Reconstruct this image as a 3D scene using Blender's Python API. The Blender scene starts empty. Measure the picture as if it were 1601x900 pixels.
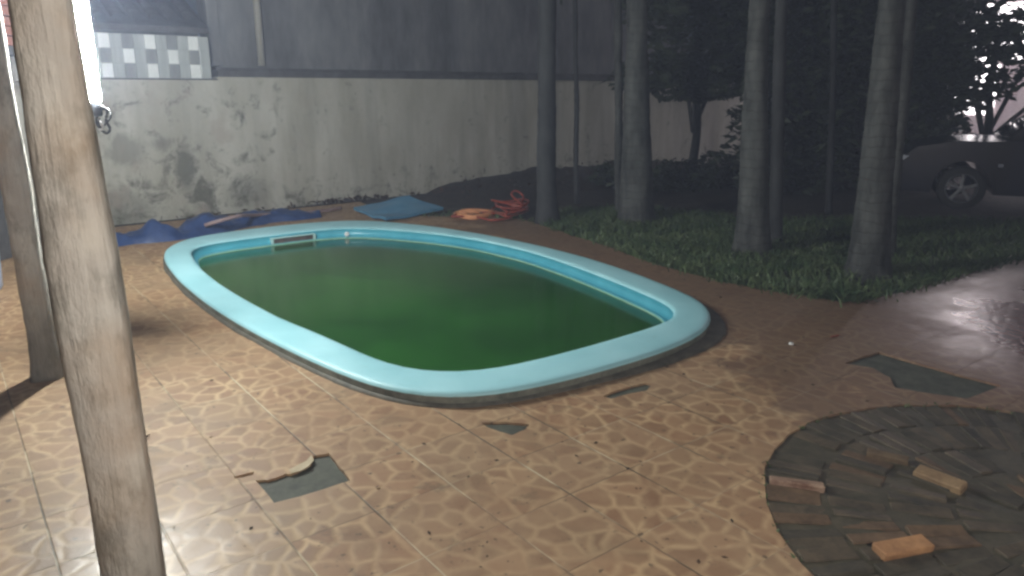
import bpy, bmesh, math, random
from mathutils import Vector, Matrix, noise
from mathutils.geometry import delaunay_2d_cdt
R = math.radians
random.seed(7)
scene = bpy.context.scene
C = scene.collection

# ------------------------------------------------------------------ camera
cam_d = bpy.data.cameras.new('camera'); cam = bpy.data.objects.new('camera', cam_d); C.objects.link(cam)
cam.location = (0, 0, 1.6); cam.rotation_euler = (R(75), 0, 0)
cam_d.sensor_width = 36; cam_d.lens = 36 * 1156 / 1601; cam_d.clip_end = 400; cam_d.clip_start = 0.05
cam_d.dof.use_dof = False
scene.camera = cam

# ------------------------------------------------------------------ night sky, moon
w = bpy.data.worlds.new('World'); scene.world = w; w.use_nodes = True
wn = w.node_tree.nodes; wl = w.node_tree.links
sky = wn.new('ShaderNodeTexSky'); sky.sky_type = 'NISHITA'; sky.sun_disc = False
sky.sun_elevation = R(20); sky.sun_rotation = R(200)
bg = wn['Background']; bg.inputs['Strength'].default_value = 0.0065
wl.new(sky.outputs['Color'], bg.inputs['Color'])
sd = bpy.data.lights.new('moon_light', 'SUN'); sd.energy = 0.03; sd.angle = R(10); sd.color = (.8, .88, 1)
so = bpy.data.objects.new('moon_light', sd); C.objects.link(so); so.rotation_euler = (R(50), 0, R(-20))
scene.view_settings.view_transform = 'Standard'; scene.view_settings.look = 'None'
scene.view_settings.exposure = 0; scene.view_settings.gamma = 1
scene.render.engine = 'CYCLES'
scene.cycles.sample_clamp_indirect = 6
scene.cycles.pixel_filter_type = 'GAUSSIAN'
scene.cycles.filter_width = 3.0
TUBE_W = 600          # radiance of the lit tube
BULB_W = 300
STREET_W = 700
HAZE = .0095

# ------------------------------------------------------------------ helpers
CT, ST = math.cos(R(15)), math.sin(R(15))
def G(x, y, z=0.0):                     # survey: a point of the photograph carried to height z in the world
    dx, dz = (x - 800.5) / 1156, -(y - 450) / 1156
    v = Vector((dx, CT + dz * ST, -ST + dz * CT)); t = (z - 1.6) / v.z
    return Vector((v.x * t, v.y * t, z))
def at_depth(x, y, rng):                # same, at a horizontal distance Y=rng
    dx, dz = (x - 800.5) / 1156, -(y - 450) / 1156
    v = Vector((dx, CT + dz * ST, -ST + dz * CT)); t = rng / v.y
    return Vector((0, 0, 1.6)) + v * t
def props(o, label=None, cat=None, group=None, kind=None):
    if label: o['label'] = label
    if cat: o['category'] = cat
    if group: o['group'] = group
    if kind: o['kind'] = kind
    return o
def link(name, bm, mat=None, parent=None, smooth=False):
    me = bpy.data.meshes.new(name); bm.to_mesh(me); bm.free()
    for m in (mat if isinstance(mat, (list, tuple)) else [mat]):
        if m: me.materials.append(m)
    if smooth:
        for p in me.polygons: p.use_smooth = True
    o = bpy.data.objects.new(name, me); C.objects.link(o)
    if parent: o.parent = parent
    return o
def empty(name, loc=(0, 0, 0), rz=0):
    o = bpy.data.objects.new(name, None); C.objects.link(o); o.location = loc; o.rotation_euler = (0, 0, rz); return o
def box(bm, x0, x1, y0, y1, z0, z1, bev=0, M=None, mi=0):
    old = set(bm.faces) if bev else None
    g = bmesh.ops.create_cube(bm, size=1)
    vs = g['verts']
    for v in vs:
        v.co = Vector((x0 + (v.co.x + .5) * (x1 - x0), y0 + (v.co.y + .5) * (y1 - y0), z0 + (v.co.z + .5) * (z1 - z0)))
    fs = set(f for v in vs for f in v.link_faces)
    if bev:
        es = list(set(e for v in vs for e in v.link_edges))
        r = bmesh.ops.bevel(bm, geom=es, offset=bev, segments=2, affect='EDGES', profile=.5)
        fs = set(bm.faces) - old
        vs = list(set(v for f in fs for v in f.verts))
    if M is not None:
        for v in vs: v.co = M @ v.co
    for f in fs:
        if f.is_valid: f.material_index = mi
def tube(bm, pts, rad, n=8, caps=True):
    pts = [Vector(p) for p in pts]; rings = []
    up = Vector((0, 0, 1))
    for i, p in enumerate(pts):
        t = (pts[min(i + 1, len(pts) - 1)] - pts[max(i - 1, 0)]).normalized()
        a = t.cross(up if abs(t.z) < .95 else Vector((1, 0, 0))).normalized(); b = t.cross(a).normalized()
        r = rad[i] if isinstance(rad, (list, tuple)) else rad
        rings.append([bm.verts.new(p + a * math.cos(k * 2 * math.pi / n) * r + b * math.sin(k * 2 * math.pi / n) * r) for k in range(n)])
    for i in range(len(rings) - 1):
        for k in range(n):
            bm.faces.new((rings[i][k], rings[i][(k + 1) % n], rings[i + 1][(k + 1) % n], rings[i + 1][k]))
    if caps:
        bm.faces.new(rings[0][::-1]); bm.faces.new(rings[-1])
def lathe(bm, prof, n=32, M=None):
    rings = []
    for r, z in prof:
        ring = []
        for k in range(n):
            a = 2 * math.pi * k / n; c = Vector((r * math.cos(a), r * math.sin(a), z))
            ring.append(bm.verts.new(M @ c if M else c))
        rings.append(ring)
    for i in range(len(rings) - 1):
        for k in range(n):
            bm.faces.new((rings[i][k], rings[i][(k + 1) % n], rings[i + 1][(k + 1) % n], rings[i + 1][k]))
def smooth_path(pts, k=6):
    P = [Vector(p) for p in pts]; out = []
    for i in range(len(P) - 1):
        a, b, c, d = P[max(i - 1, 0)], P[i], P[i + 1], P[min(i + 2, len(P) - 1)]
        for j in range(k):
            t = j / k
            out.append(.5 * (2 * b + (c - a) * t + (2 * a - 5 * b + 4 * c - d) * t * t + (3 * b - a - 3 * c + d) * t ** 3))
    out.append(P[-1]); return out

# ------------------------------------------------------------------ materials
class NT:
    def __init__(s, name):
        s.m = bpy.data.materials.new(name); s.m.use_nodes = True; s.t = s.m.node_tree
        s.p = s.t.nodes['Principled BSDF']; s.geo = None
    def n(s, typ, **kw):
        nd = s.t.nodes.new(typ)
        for k, v in kw.items(): setattr(nd, k, v)
        return nd
    def l(s, a, b): s.t.links.new(a, b)
    def pos(s):
        if not s.geo: s.geo = s.n('ShaderNodeNewGeometry')
        return s.geo.outputs['Position']
    def obj(s): return s.n('ShaderNodeTexCoord').outputs['Object']
    def math(s, op, a, b=None, clamp=False):
        nd = s.n('ShaderNodeMath', operation=op, use_clamp=clamp)
        for i, x in enumerate((a, b)):
            if x is None: continue
            if isinstance(x, (int, float)): nd.inputs[i].default_value = x
            else: s.l(x, nd.inputs[i])
        return nd.outputs[0]
    def vmath(s, op, a, b=None):
        nd = s.n('ShaderNodeVectorMath', operation=op)
        for i, x in enumerate((a, b)):
            if x is None: continue
            if isinstance(x, (tuple, list)): nd.inputs[i].default_value = x
            else: s.l(x, nd.inputs[i])
        return nd.outputs['Value'] if op in ('DOT_PRODUCT', 'LENGTH', 'DISTANCE') else nd.outputs[0]
    def noise(s, vec, scale, detail=4, rough=.55, dist=0):
        nd = s.n('ShaderNodeTexNoise'); s.l(vec, nd.inputs['Vector']); nd.inputs['Scale'].default_value = scale
        nd.inputs['Detail'].default_value = detail; nd.inputs['Roughness'].default_value = rough; nd.inputs['Distortion'].default_value = dist
        return nd
    def ramp(s, fac, stops):
        nd = s.n('ShaderNodeValToRGB'); e = nd.color_ramp.elements
        while len(e) < len(stops): e.new(.5)
        for el, (p, c) in zip(e, stops):
            el.position = p; el.color = (c, c, c, 1) if isinstance(c, (int, float)) else (*c, 1)
        s.l(fac, nd.inputs[0]); return nd.outputs[0]
    def mix(s, fac, a, b, mode='MIX'):
        nd = s.n('ShaderNodeMix', data_type='RGBA', blend_type=mode)
        for i, x in ((0, fac), (6, a), (7, b)):
            if isinstance(x, (int, float)): nd.inputs[i].default_value = x
            elif isinstance(x, (tuple, list)): nd.inputs[i].default_value = (*x, 1)
            else: s.l(x, nd.inputs[i])
        return nd.outputs[2]
    def set(s, col=None, rough=None, bump=None, bs=.3, bd=.01, metal=None, spec=None):
        for key, x in (('Base Color', col), ('Roughness', rough), ('Metallic', metal), ('Specular IOR Level', spec)):
            if x is None: continue
            if isinstance(x, (int, float)): s.p.inputs[key].default_value = x
            elif isinstance(x, (tuple, list)): s.p.inputs[key].default_value = (*x, 1)
            else: s.l(x, s.p.inputs[key])
        if bump is not None:
            b = s.n('ShaderNodeBump'); b.inputs['Strength'].default_value = bs; b.inputs['Distance'].default_value = bd
            s.l(bump, b.inputs['Height']); s.l(b.outputs[0], s.p.inputs['Normal'])
        return s.m
def mottled(name, c0, c1, scale=6, rough=.7, bs=.3, stretch=(1, 1, 1), bd=.01, metal=None, spec=None):
    t = NT(name); v = t.vmath('MULTIPLY', t.pos(), stretch)
    n = t.noise(v, scale, 6, .6); n2 = t.noise(v, scale * 5, 4, .6)
    f = t.math('ADD', t.math('MULTIPLY', n.outputs[0], .7), t.math('MULTIPLY', n2.outputs[0], .3))
    return t.set(t.mix(t.ramp(f, [(.35, 0), (.65, 1)]), c0, c1), rough, f, bs, bd, metal, spec)

# --- tiled floor printed like crazy paving
UX = (.79, .61, 0); VX = (.61, -.79, 0)
def floor_mat():
    t = NT('crazy_paving_tile'); P = t.pos()
    u = t.math('DIVIDE', t.math('SUBTRACT', t.vmath('DOT_PRODUCT', P, UX), .115), .345)
    v = t.math('DIVIDE', t.math('ADD', t.vmath('DOT_PRODUCT', P, VX), 2.365), .372)
    fu, fv = t.math('FRACT', u), t.math('FRACT', v)
    iu, iv = t.math('FLOOR', u), t.math('FLOOR', v)
    cid = t.n('ShaderNodeCombineXYZ'); t.l(iu, cid.inputs[0]); t.l(iv, cid.inputs[1])
    wn_ = t.n('ShaderNodeTexWhiteNoise', noise_dimensions='2D'); t.l(cid.outputs[0], wn_.inputs['Vector'])
    rnd = wn_.outputs['Value']; rc = wn_.outputs['Color']
    # print coordinates: own offset in every tile
    loc = t.n('ShaderNodeCombineXYZ'); t.l(fu, loc.inputs[0]); t.l(fv, loc.inputs[1])
    pv = t.vmath('ADD', loc.outputs[0], t.vmath('MULTIPLY', rc, (7, 7, 0)))
    nw = t.noise(pv, 2.2, 2)
    pv = t.vmath('ADD', pv, t.vmath('MULTIPLY', nw.outputs['Color'], (.22, .22, 0)))
    vo = t.n('ShaderNodeTexVoronoi', feature='DISTANCE_TO_EDGE', voronoi_dimensions='2D'); t.l(pv, vo.inputs['Vector']); vo.inputs['Scale'].default_value = 3.3
    vc = t.n('ShaderNodeTexVoronoi', feature='F1', voronoi_dimensions='2D'); t.l(pv, vc.inputs['Vector']); vc.inputs['Scale'].default_value = 3.3
    joint = t.ramp(vo.outputs['Distance'], [(.03, 1), (.19, 0)])
    fine = t.noise(P, 60, 4); mid = t.noise(P, 9, 5); big = t.noise(P, 1.1, 5, .6); big2 = t.noise(t.vmath('ADD', P, (13, 5, 0)), .6, 4, .6)
    cellv = t.n('ShaderNodeSeparateColor'); t.l(vc.outputs['Color'], cellv.inputs[0])
    stone = t.mix(cellv.outputs[0], (.20, .105, .052), (.36, .215, .115))
    stone = t.mix(t.math('MULTIPLY', cellv.outputs[1], .35), stone, (.30, .13, .065))
    stone = t.mix(t.math('MULTIPLY', t.ramp(mid.outputs[0], [(.4, 0), (.7, 1)]), .5), stone, (.46, .31, .175))
    # the print has worn off in places, so its joints fade
    wear = t.math('MULTIPLY', t.ramp(big2.outputs[0], [(.35, .35), (.62, 1)]), t.ramp(t.noise(t.vmath('ADD', P, (2, 8, 0)), 6, 4, .6).outputs[0], [(.36, .25), (.56, 1)]))
    col = t.mix(t.math('MULTIPLY', joint, wear), stone, (.60, .42, .235))
    col = t.mix(t.math('MULTIPLY', fine.outputs[0], .3), col, (.30, .21, .14))
    col = t.mix(t.math('MULTIPLY', rnd, .38), col, (.32, .235, .15))
    # grout between tiles
    du = t.math('MULTIPLY', t.math('MINIMUM', fu, t.math('SUBTRACT', 1, fu)), .345)
    dv = t.math('MULTIPLY', t.math('MINIMUM', fv, t.math('SUBTRACT', 1, fv)), .372)
    gu = t.ramp(t.math('MULTIPLY', du, 100), [(.22, 1), (.5, 0)]); gv = t.ramp(t.math('MULTIPLY', dv, 100), [(.15, 1), (.4, 0)])
    gsel = t.ramp(t.noise(P, 1.7, 3).outputs[0], [(.47, 0), (.54, 1)])
    gcol = t.mix(gsel, (.07, .055, .035), (.55, .47, .32))
    grout = t.math('MAXIMUM', gu, t.math('MULTIPLY', gv, .7))
    gvis = t.ramp(t.noise(t.vmath('ADD', P, (7, 1, 0)), 1.3, 3).outputs[0], [(.38, .25), (.58, 1)])
    col = t.mix(t.math('MULTIPLY', grout, gvis), col, gcol)
    # dirt: reddish mud towards the lawn and the street end, green-grey grime in patches
    mudn = t.math('ADD', t.vmath('DOT_PRODUCT', P, (.20, .085, 0)), t.math('MULTIPLY', big.outputs[0], .7))
    mud = t.ramp(mudn, [(.95, 0), (1.7, .60)])
    col = t.mix(mud, col, (.095, .052, .036))
    gr = t.ramp(t.noise(P, 2.4, 6, .65).outputs[0], [(.54, 0), (.76, .5)])
    col = t.mix(gr, col, (.17, .125, .075))
    stain = t.ramp(t.noise(t.vmath('ADD', P, (5, 3, 0)), 4.2, 6, .7, .6).outputs[0], [(.60, 0), (.68, .45)])
    col = t.mix(stain, col, (.11, .085, .055))
    speck = t.ramp(t.noise(P, 22, 3, .6).outputs[0], [(.64, 0), (.71, .8)])
    col = t.mix(speck, col, (.08, .055, .035))
    # water film: puddled near the posts and on the path to the street
    d1 = t.vmath('DISTANCE', P, (-1.5, 2.0, 0)); w1 = t.ramp(d1, [(.25, .6), (.8, 0)])
    d2 = t.vmath('DISTANCE', t.vmath('MULTIPLY', P, (.8, .8, 1)), (3.7, 3.7, 0)); w2 = t.ramp(t.math('DIVIDE', d2, 3), [(.35, 1), (.62, 0)])
    wet = t.math('MAXIMUM', w1, w2)
    wetn = t.math('MULTIPLY', wet, t.ramp(big.outputs[0], [(.3, .45), (.5, 1)]))
    col = t.mix(t.math('MULTIPLY', w2, .75), col, (.13, .050, .046))
    rough = t.math('SUBTRACT', t.math('ADD', .50, t.math('MULTIPLY', mid.outputs[0], .25)), t.math('MULTIPLY', wetn, .40))
    h = t.math('SUBTRACT', t.math('MULTIPLY', fine.outputs[0], .12), t.math('MULTIPLY', joint, .25))
    h = t.math('ADD', t.math('SUBTRACT', h, t.math('MULTIPLY', grout, .9)), t.math('MULTIPLY', mid.outputs[0], .25))
    return t.set(col, rough, h, .45, .006)
M_floor = floor_mat()

def wall_mat():
    t = NT('stained_plaster'); P = t.pos()
    s = t.vmath('MULTIPLY', P, (1, 1, .28))
    n1 = t.noise(s, 2.2, 7, .62); n2 = t.noise(P, 3.2, 8, .7, .4); n3 = t.noise(P, 14, 5, .6); st = t.noise(t.vmath('MULTIPLY', P, (1, 1, .08)), 5, 4)
    sep = t.n('ShaderNodeSeparateXYZ'); t.l(P, sep.inputs[0])
    col = t.mix(t.ramp(n1.outputs[0], [(.35, 0), (.65, 1)]), (.36, .345, .29), (.50, .49, .44))
    col = t.mix(t.ramp(st.outputs[0], [(.48, 0), (.7, .55)]), col, (.30, .29, .25))
    low = t.ramp(sep.outputs[2], [(0, 1), (.55, .45), (1, .25)])
    vv = t.vmath('DOT_PRODUCT', P, (.7716, .636, 0))
    left = t.ramp(t.math('DIVIDE', vv, 10), [(.3, 1), (.52, .25)])
    m = t.math('ADD', n2.outputs[0], t.math('ADD', t.math('MULTIPLY', low, .12), t.math('MULTIPLY', left, .10)))
    moss = t.ramp(m, [(.66, 0), (.80, .85)])
    col = t.mix(moss, col, (.085, .085, .06))
    col = t.mix(t.ramp(t.math('ADD', n3.outputs[0], t.math('MULTIPLY', low, .1)), [(.66, 0), (.78, .5)]), col, (.13, .12, .09))
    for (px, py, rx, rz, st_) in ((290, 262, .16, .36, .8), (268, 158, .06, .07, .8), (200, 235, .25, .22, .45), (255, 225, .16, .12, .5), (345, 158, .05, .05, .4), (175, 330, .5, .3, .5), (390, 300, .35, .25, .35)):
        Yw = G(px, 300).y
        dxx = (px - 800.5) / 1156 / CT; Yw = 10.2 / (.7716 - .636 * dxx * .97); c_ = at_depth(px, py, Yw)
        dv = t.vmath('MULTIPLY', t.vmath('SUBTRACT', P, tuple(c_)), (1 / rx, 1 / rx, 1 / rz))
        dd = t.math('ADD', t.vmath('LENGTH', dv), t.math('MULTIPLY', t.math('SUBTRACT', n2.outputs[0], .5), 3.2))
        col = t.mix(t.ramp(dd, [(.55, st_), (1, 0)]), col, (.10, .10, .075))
    pk = t.ramp(t.noise(t.vmath('ADD', P, (4, 9, 2)), 2.6, 4).outputs[0], [(.55, 0), (.7, .5)])
    col = t.mix(t.math('MULTIPLY', pk, left), col, (.34, .28, .24))
    return t.set(col, .85, t.math('ADD', n2.outputs[0], t.math('MULTIPLY', n3.outputs[0], .4)), .5, .02)
M_wall = wall_mat()
M_upper = mottled('dark_render', (.075, .075, .082), (.20, .205, .215), 1.6, .8, .5, (1, 1, .35))
M_ledge = mottled('ledge_concrete', (.05, .05, .052), (.10, .10, .105), 6, .8)
M_soil = mottled('dark_soil', (.022, .018, .013), (.06, .045, .032), 8, .95, .9, bd=.05)
M_cement = mottled('bare_cement', (.045, .05, .04), (.10, .105, .08), 12, .75, .5)
M_mortar = mottled('grimy_mortar', (.06, .06, .048), (.15, .14, .11), 9, .7, .4)
M_bark = None
def wood_mat():
    t = NT('weathered_wood'); P = t.pos()
    s = t.vmath('MULTIPLY', P, (1, 1, .07)); g = t.noise(s, 42, 6, .65, .6); b = t.noise(P, 5, 5, .6); k = t.noise(t.vmath('MULTIPLY', P, (1, 1, .45)), 11, 5, .7)
    col = t.mix(t.ramp(g.outputs[0], [(.3, 0), (.7, 1)]), (.48, .46, .42), (.68, .66, .61))
    col = t.mix(t.ramp(b.outputs[0], [(.4, 0), (.65, .7)]), col, (.46, .42, .38))
    col = t.mix(t.ramp(k.outputs[0], [(.48, 0), (.66, .75)]), col, (.20, .19, .165))
    col = t.mix(t.ramp(t.noise(t.vmath('ADD', P, (9, 2, 5)), 3.1, 3).outputs[0], [(.5, 0), (.68, .38)]), col, (.48, .33, .20))
    pale = t.noise(t.vmath('ADD', P, (3, 3, 3)), 7, 4, .6)
    col = t.mix(t.ramp(pale.outputs[0], [(.56, 0), (.72, .55)]), col, (.68, .65, .58))
    sep = t.n('ShaderNodeSeparateXYZ'); t.l(P, sep.inputs[0])
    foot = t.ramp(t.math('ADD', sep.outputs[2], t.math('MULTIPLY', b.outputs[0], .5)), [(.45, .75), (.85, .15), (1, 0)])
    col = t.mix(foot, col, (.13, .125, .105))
    return t.set(col, .72, t.math('ADD', t.math('MULTIPLY', g.outputs[0], .6), t.math('MULTIPLY', k.outputs[0], 1.2)), .9, .014)
M_wood = wood_mat()
def aqua_mat():
    t = NT('aqua_fibreglass'); P = t.pos()
    n = t.noise(P, 3, 5); n2 = t.noise(P, 25, 4)
    col = t.mix(t.ramp(n.outputs[0], [(.35, 0), (.7, 1)]), (.34, .68, .76), (.44, .78, .86))
    col = t.mix(t.ramp(n2.outputs[0], [(.62, 0), (.75, .35)]), col, (.22, .40, .38))
    return t.set(col, t.math('ADD', .35, t.math('MULTIPLY', n.outputs[0], .25)), n2.outputs[0], .08, .004)
M_aqua = aqua_mat()
M_aqua_in = mottled('teal_fibreglass', (.05, .30, .40), (.085, .39, .50), 3, .35, .05)
M_scum = mottled('scum_line', (.16, .36, .28), (.26, .46, .36), 10, .6, .1)
M_side = mottled('grimy_pool_edge', (.09, .10, .085), (.24, .25, .21), 7, .75, .4)
def water_mat():
    t = NT('green_pool_water'); P = t.pos()
    n = t.noise(P, .9, 4, .55); n2 = t.noise(P, 9, 3)
    col = t.mix(t.ramp(n.outputs[0], [(.35, 0), (.65, 1)]), (.009, .062, .008), (.018, .105, .014))
    m = t.set(col, .13, n2.outputs[0], .03, .01); t.p.inputs['IOR'].default_value = 1.33
    return m
M_water = water_mat()
M_glow = NT('lit_tube').m
def emis(name, col, s):
    t = NT(name); t.p.inputs['Emission Color'].default_value = (*col, 1); t.p.inputs['Emission Strength'].default_value = s
    t.p.inputs['Base Color'].default_value = (.8, .8, .8, 1); return t.m
M_glow = emis('lit_tube_glass', (.98, 1, .94), TUBE_W)
M_cap = mottled('grey_plastic', (.10, .11, .14), (.16, .17, .2), 20, .4, .05)
M_wire = mottled('dark_wire', (.015, .015, .018), (.03, .03, .035), 20, .4, .05)
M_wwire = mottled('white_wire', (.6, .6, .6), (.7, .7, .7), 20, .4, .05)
M_tarp = mottled('blue_tarpaulin', (.010, .028, .10), (.035, .07, .19), 9, .45, .5, bd=.02)
M_board = mottled('light_blue_sheet', (.06, .20, .36), (.11, .29, .45), 5, .4, .2)
M_hose = mottled('orange_red_hose', (.24, .04, .025), (.34, .07, .04), 7, .4, .1)
M_debris = mottled('dead_leaves', (.025, .02, .014), (.09, .045, .025), 15, .85, .3)
M_pale = mottled('pale_blue_plastic', (.30, .38, .55), (.42, .50, .66), 4, .35, .1)
M_block = mottled('grey_block', (.18, .17, .16), (.30, .29, .27), 12, .85, .5)
M_steel = mottled('galvanised', (.3, .3, .3), (.4, .4, .4), 12, .4, .1, metal=.6)
M_roof = mottled('old_dark_tile', (.045, .043, .045), (.10, .095, .095), 9, .8, .5)
M_red = mottled('red_clay_tile', (.20, .075, .05), (.34, .14, .10), 9, .75, .5)
M_pipe = mottled('pale_pipe', (.30, .29, .26), (.42, .41, .37), 5, .6, .1, (1, 1, .3))
def leaf_mat(name, a, b):
    t = NT(name); oi = t.noise(t.pos(), 4, 5, .7)
    m = t.set(t.mix(t.ramp(oi.outputs[0], [(.35, 0), (.65, 1)]), a, b), .5, None)
    t.p.inputs['Specular IOR Level'].default_value = .4
    return m
M_leaf = leaf_mat('dark_leaf', (.025, .035, .022), (.06, .08, .045))
M_grass = leaf_mat('grass_blade', (.035, .075, .03), (.12, .16, .07))
M_frond = leaf_mat('palm_frond', (.03, .05, .025), (.07, .09, .04))
def palm_mat():
    t = NT('ringed_palm_bark'); P = t.pos()
    sep = t.n('ShaderNodeSeparateXYZ'); t.l(P, sep.inputs[0])
    nn = t.noise(P, 6, 4); z = t.math('ADD', t.math('MULTIPLY', sep.outputs[2], 11), t.math('MULTIPLY', nn.outputs[0], 1.1))
    ring = t.ramp(t.math('FRACT', z), [(0, 1), (.16, 0), (.9, 0), (1, 1)])
    l = t.noise(t.vmath('MULTIPLY', P, (1, 1, .3)), 7, 6, .65)
    col = t.mix(t.ramp(l.outputs[0], [(.35, 0), (.65, 1)]), (.02, .022, .022), (.085, .09, .088))
    col = t.mix(t.math('MULTIPLY', ring, .35), col, (.03, .028, .026))
    return t.set(col, .85, t.math('SUBTRACT', l.outputs[0], t.math('MULTIPLY', ring, .5)), .5, .02)
M_palm = palm_mat()

# ------------------------------------------------------------------ axes of the place
BX = Vector((.7716, .636, 0)); DX = Vector((-.636, .7716, 0)); BANG = math.atan2(.636, .7716)
def W(v, d, z=0): return BX * v + DX * d + Vector((0, 0, z))
WD = 10.2

# ------------------------------------------------------------------ pool outline (surveyed), smoothed as r(theta)
outp = [(255,395),(262,385),(290,372),(350,362),(430,352),(500,346),(550,343),(600,345),(680,353),(760,366),(840,382),(920,402),(1000,428),(1060,452),(1100,470),(1113,488),(1113,500),(1095,520),(1050,540),(1000,557),(900,585),(800,607),(740,615),(690,616),(640,611),(580,597),(500,565),(430,532),(370,500),(320,468),(280,435),(260,410)]
inp = [(296,392),(300,385),(350,376),(430,366),(500,358),(545,355),(600,357),(680,364),(751,374),(830,392),(902,416),(960,438),(1010,459),(1048,475),(1064,489),(1055,498),(1000,516),(900,545),(800,570),(740,580),(690,581),(640,577),(600,565),(560,548),(500,520),(440,497),(380,465),(340,440),(310,415)]
PC = -DX * 0 + (Vector((.636, -.7716, 0)) * -5.497 + BX * 3.255)
AX = Vector((.636, -.7716, 0))
def smooth_outline(px, z, n=120, width=.16):
    pts = []
    for p in px:
        q = G(*p, z); q.z = 0; q -= PC; pts.append((q.dot(AX), q.dot(BX)))
    # dense resample along the polyline, then gaussian smooth around the loop
    dense = []; m = len(pts)
    per = 0; segs = []
    for i in range(m):
        a, b = Vector(pts[i]), Vector(pts[(i + 1) % m]); segs.append((a, b, (b - a).length)); per += segs[-1][2]
    step = per / n; out = []; pos = 0; i = 0; acc = 0
    for k in range(n):
        s = k * step
        while acc + segs[i][2] < s: acc += segs[i][2]; i += 1
        a, b, L = segs[i]; out.append(a.lerp(b, (s - acc) / L))
    res = []
    rad = int(3 * width / step) + 1
    for k in range(n):
        acc2 = Vector((0, 0)); ws = 0
        for j in range(-rad, rad + 1):
            wgt = math.exp(-.5 * (j * step / width) ** 2); acc2 += out[(k + j) % n] * wgt; ws += wgt
        res.append(acc2 / ws)
    return [PC + AX * p.x + BX * p.y for p in res]
def offset(loop, d):
    n = len(loop); r = []
    cen = sum(loop, Vector()) / n
    for i, p in enumerate(loop):
        t = (loop[(i + 1) % n] - loop[i - 1]).normalized(); nn = Vector((t.y, -t.x, 0))
        if nn.dot(p - cen) < 0: nn = -nn
        r.append(p + nn * d)
    return r
CO = smooth_outline(outp, .08)
IN_ = smooth_outline(inp, .08)
def resample_by_angle(loop, ref):      # rays from the centre in the direction of ref points, so loops pair up
    out = []
    n = len(loop)
    for q in ref:
        d = (q - PC)
        best = None
        for i in range(n):
            a, b = loop[i] - PC, loop[(i + 1) % n] - PC
            ca = d.x * a.y - d.y * a.x; cb = d.x * b.y - d.y * b.x
            if ca * cb <= 0 and abs(ca - cb) > 1e-12:
                t = ca / (ca - cb); p = a.lerp(b, t)
                if p.dot(d) > 0: best = PC + p; break
        out.append(best or q)
    return out
IN_ = resample_by_angle(IN_, CO)

# ------------------------------------------------------------------ ground sheets with real holes
def sheet(name, outer, holes, z, mat, depth=0, kind='structure', extra=[]):
    verts = []; faces = []; 
    def add(loop):
        if sum(loop[i - 1].x * loop[i].y - loop[i].x * loop[i - 1].y for i in range(len(loop))) < 0: loop = loop[::-1]
        s = len(verts); verts.extend([Vector((p.x, p.y)) for p in loop]); faces.append(list(range(s, s + len(loop))))
    add(outer)
    for h in holes: add(h)
    r = delaunay_2d_cdt(verts, [], faces, 0, 1e-5)
    vs, es, fs, ov, oe, of = r
    bm = bmesh.new(); bv = [bm.verts.new((v.x, v.y, z)) for v in vs]
    for f, o in zip(fs, of):
        if 0 in o and len(o) == 1:
            try: bm.faces.new([bv[i] for i in f])
            except ValueError: pass
    bmesh.ops.delete(bm, geom=[v for v in bm.verts if not v.link_faces], context='VERTS')
    for f in bm.faces:
        f.normal_update()
        if f.normal.z < 0: f.normal_flip()
    if depth:
        be = [e for e in bm.edges if len(e.link_faces) == 1]
        r = bmesh.ops.extrude_edge_only(bm, edges=be)
        for v in [g for g in r['geom'] if isinstance(g, bmesh.types.BMVert)]: v.co.z -= depth
    return props(link(name, bm, mat), kind=kind)
pool_hole = offset(CO, -.06)
circ_c = Vector((2.15, 2.45, 0)); circ_r = 1.15
def circ(r, n=72, jit=.012): return [circ_c + Vector((math.cos(2*math.pi*k/n), math.sin(2*math.pi*k/n), 0)) * (r + random.uniform(-jit, jit)) for k in range(n)]
P1 = [(400,750),(430,786),(486,771),(547,751),(531,729),(514,708),(497,711),(489,713),(487,722),(479,730),(462,737),(452,741),(446,740),(436,745),(420,750)]
P2 = [(1320,568),(1350,557),(1375,550),(1440,569),(1500,586),(1566,603),(1543,611),(1512,623),(1450,614),(1400,606),(1391,590),(1365,575)]
P3 = [(943,619),(958,612),(985,604),(1010,598),(1018,601),(1012,610),(985,615),(955,623)]
P4 = [(366,745),(380,741),(397,737),(396,742),(380,746),(367,748)]
P5 = [(752,661),(790,659),(828,663),(820,672),(800,680),(780,674),(762,668)]
def jag(px, a=.004):
    L = [G(*p) for p in px]; out = []
    for i in range(len(L)):
        a_, b_ = L[i], L[(i + 1) % len(L)]
        for j in range(3):
            out.append(a_.lerp(b_, j / 3) + Vector((random.uniform(-a, a), random.uniform(-a, a), 0)))
    return out
holesT = [jag(P1), jag(P2), jag(P3, .003), jag(P4, .001), jag(P5, .003)]
edge_px = [(600,332),(690,338),(760,336),(830,345),(880,362),(960,388),(1060,423),(1130,439),(1200,453),(1270,464),(1340,470),(1420,452),(1500,428),(1560,412),(1601,402)]
edge = [G(*p) for p in edge_px]
dirr = (edge[-1] - edge[-3]).normalized()
edge_j = []
for i in range(len(edge) - 1):
    for j in range(4):
        edge_j.append(edge[i].lerp(edge[i + 1], j / 4) + Vector((random.uniform(-.04, .04), random.uniform(-.04, .04), 0)))
edge_j.append(edge[-1])
floor_outer = [W(-9, WD - .35), ] + [W(5.2, WD - .35)] + edge_j + [edge[-1] + dirr * 14, Vector((18, -6, 0)), Vector((-14, -6, 0))]
ring0 = circ(circ_r)
tf = sheet('tiled_floor', floor_outer, [pool_hole, ring0] + holesT, 0.0, M_floor, .022)
big = [Vector((-200, -150, 0)), Vector((220, -150, 0)), Vector((220, 260, 0)), Vector((-200, 260, 0))]
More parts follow.
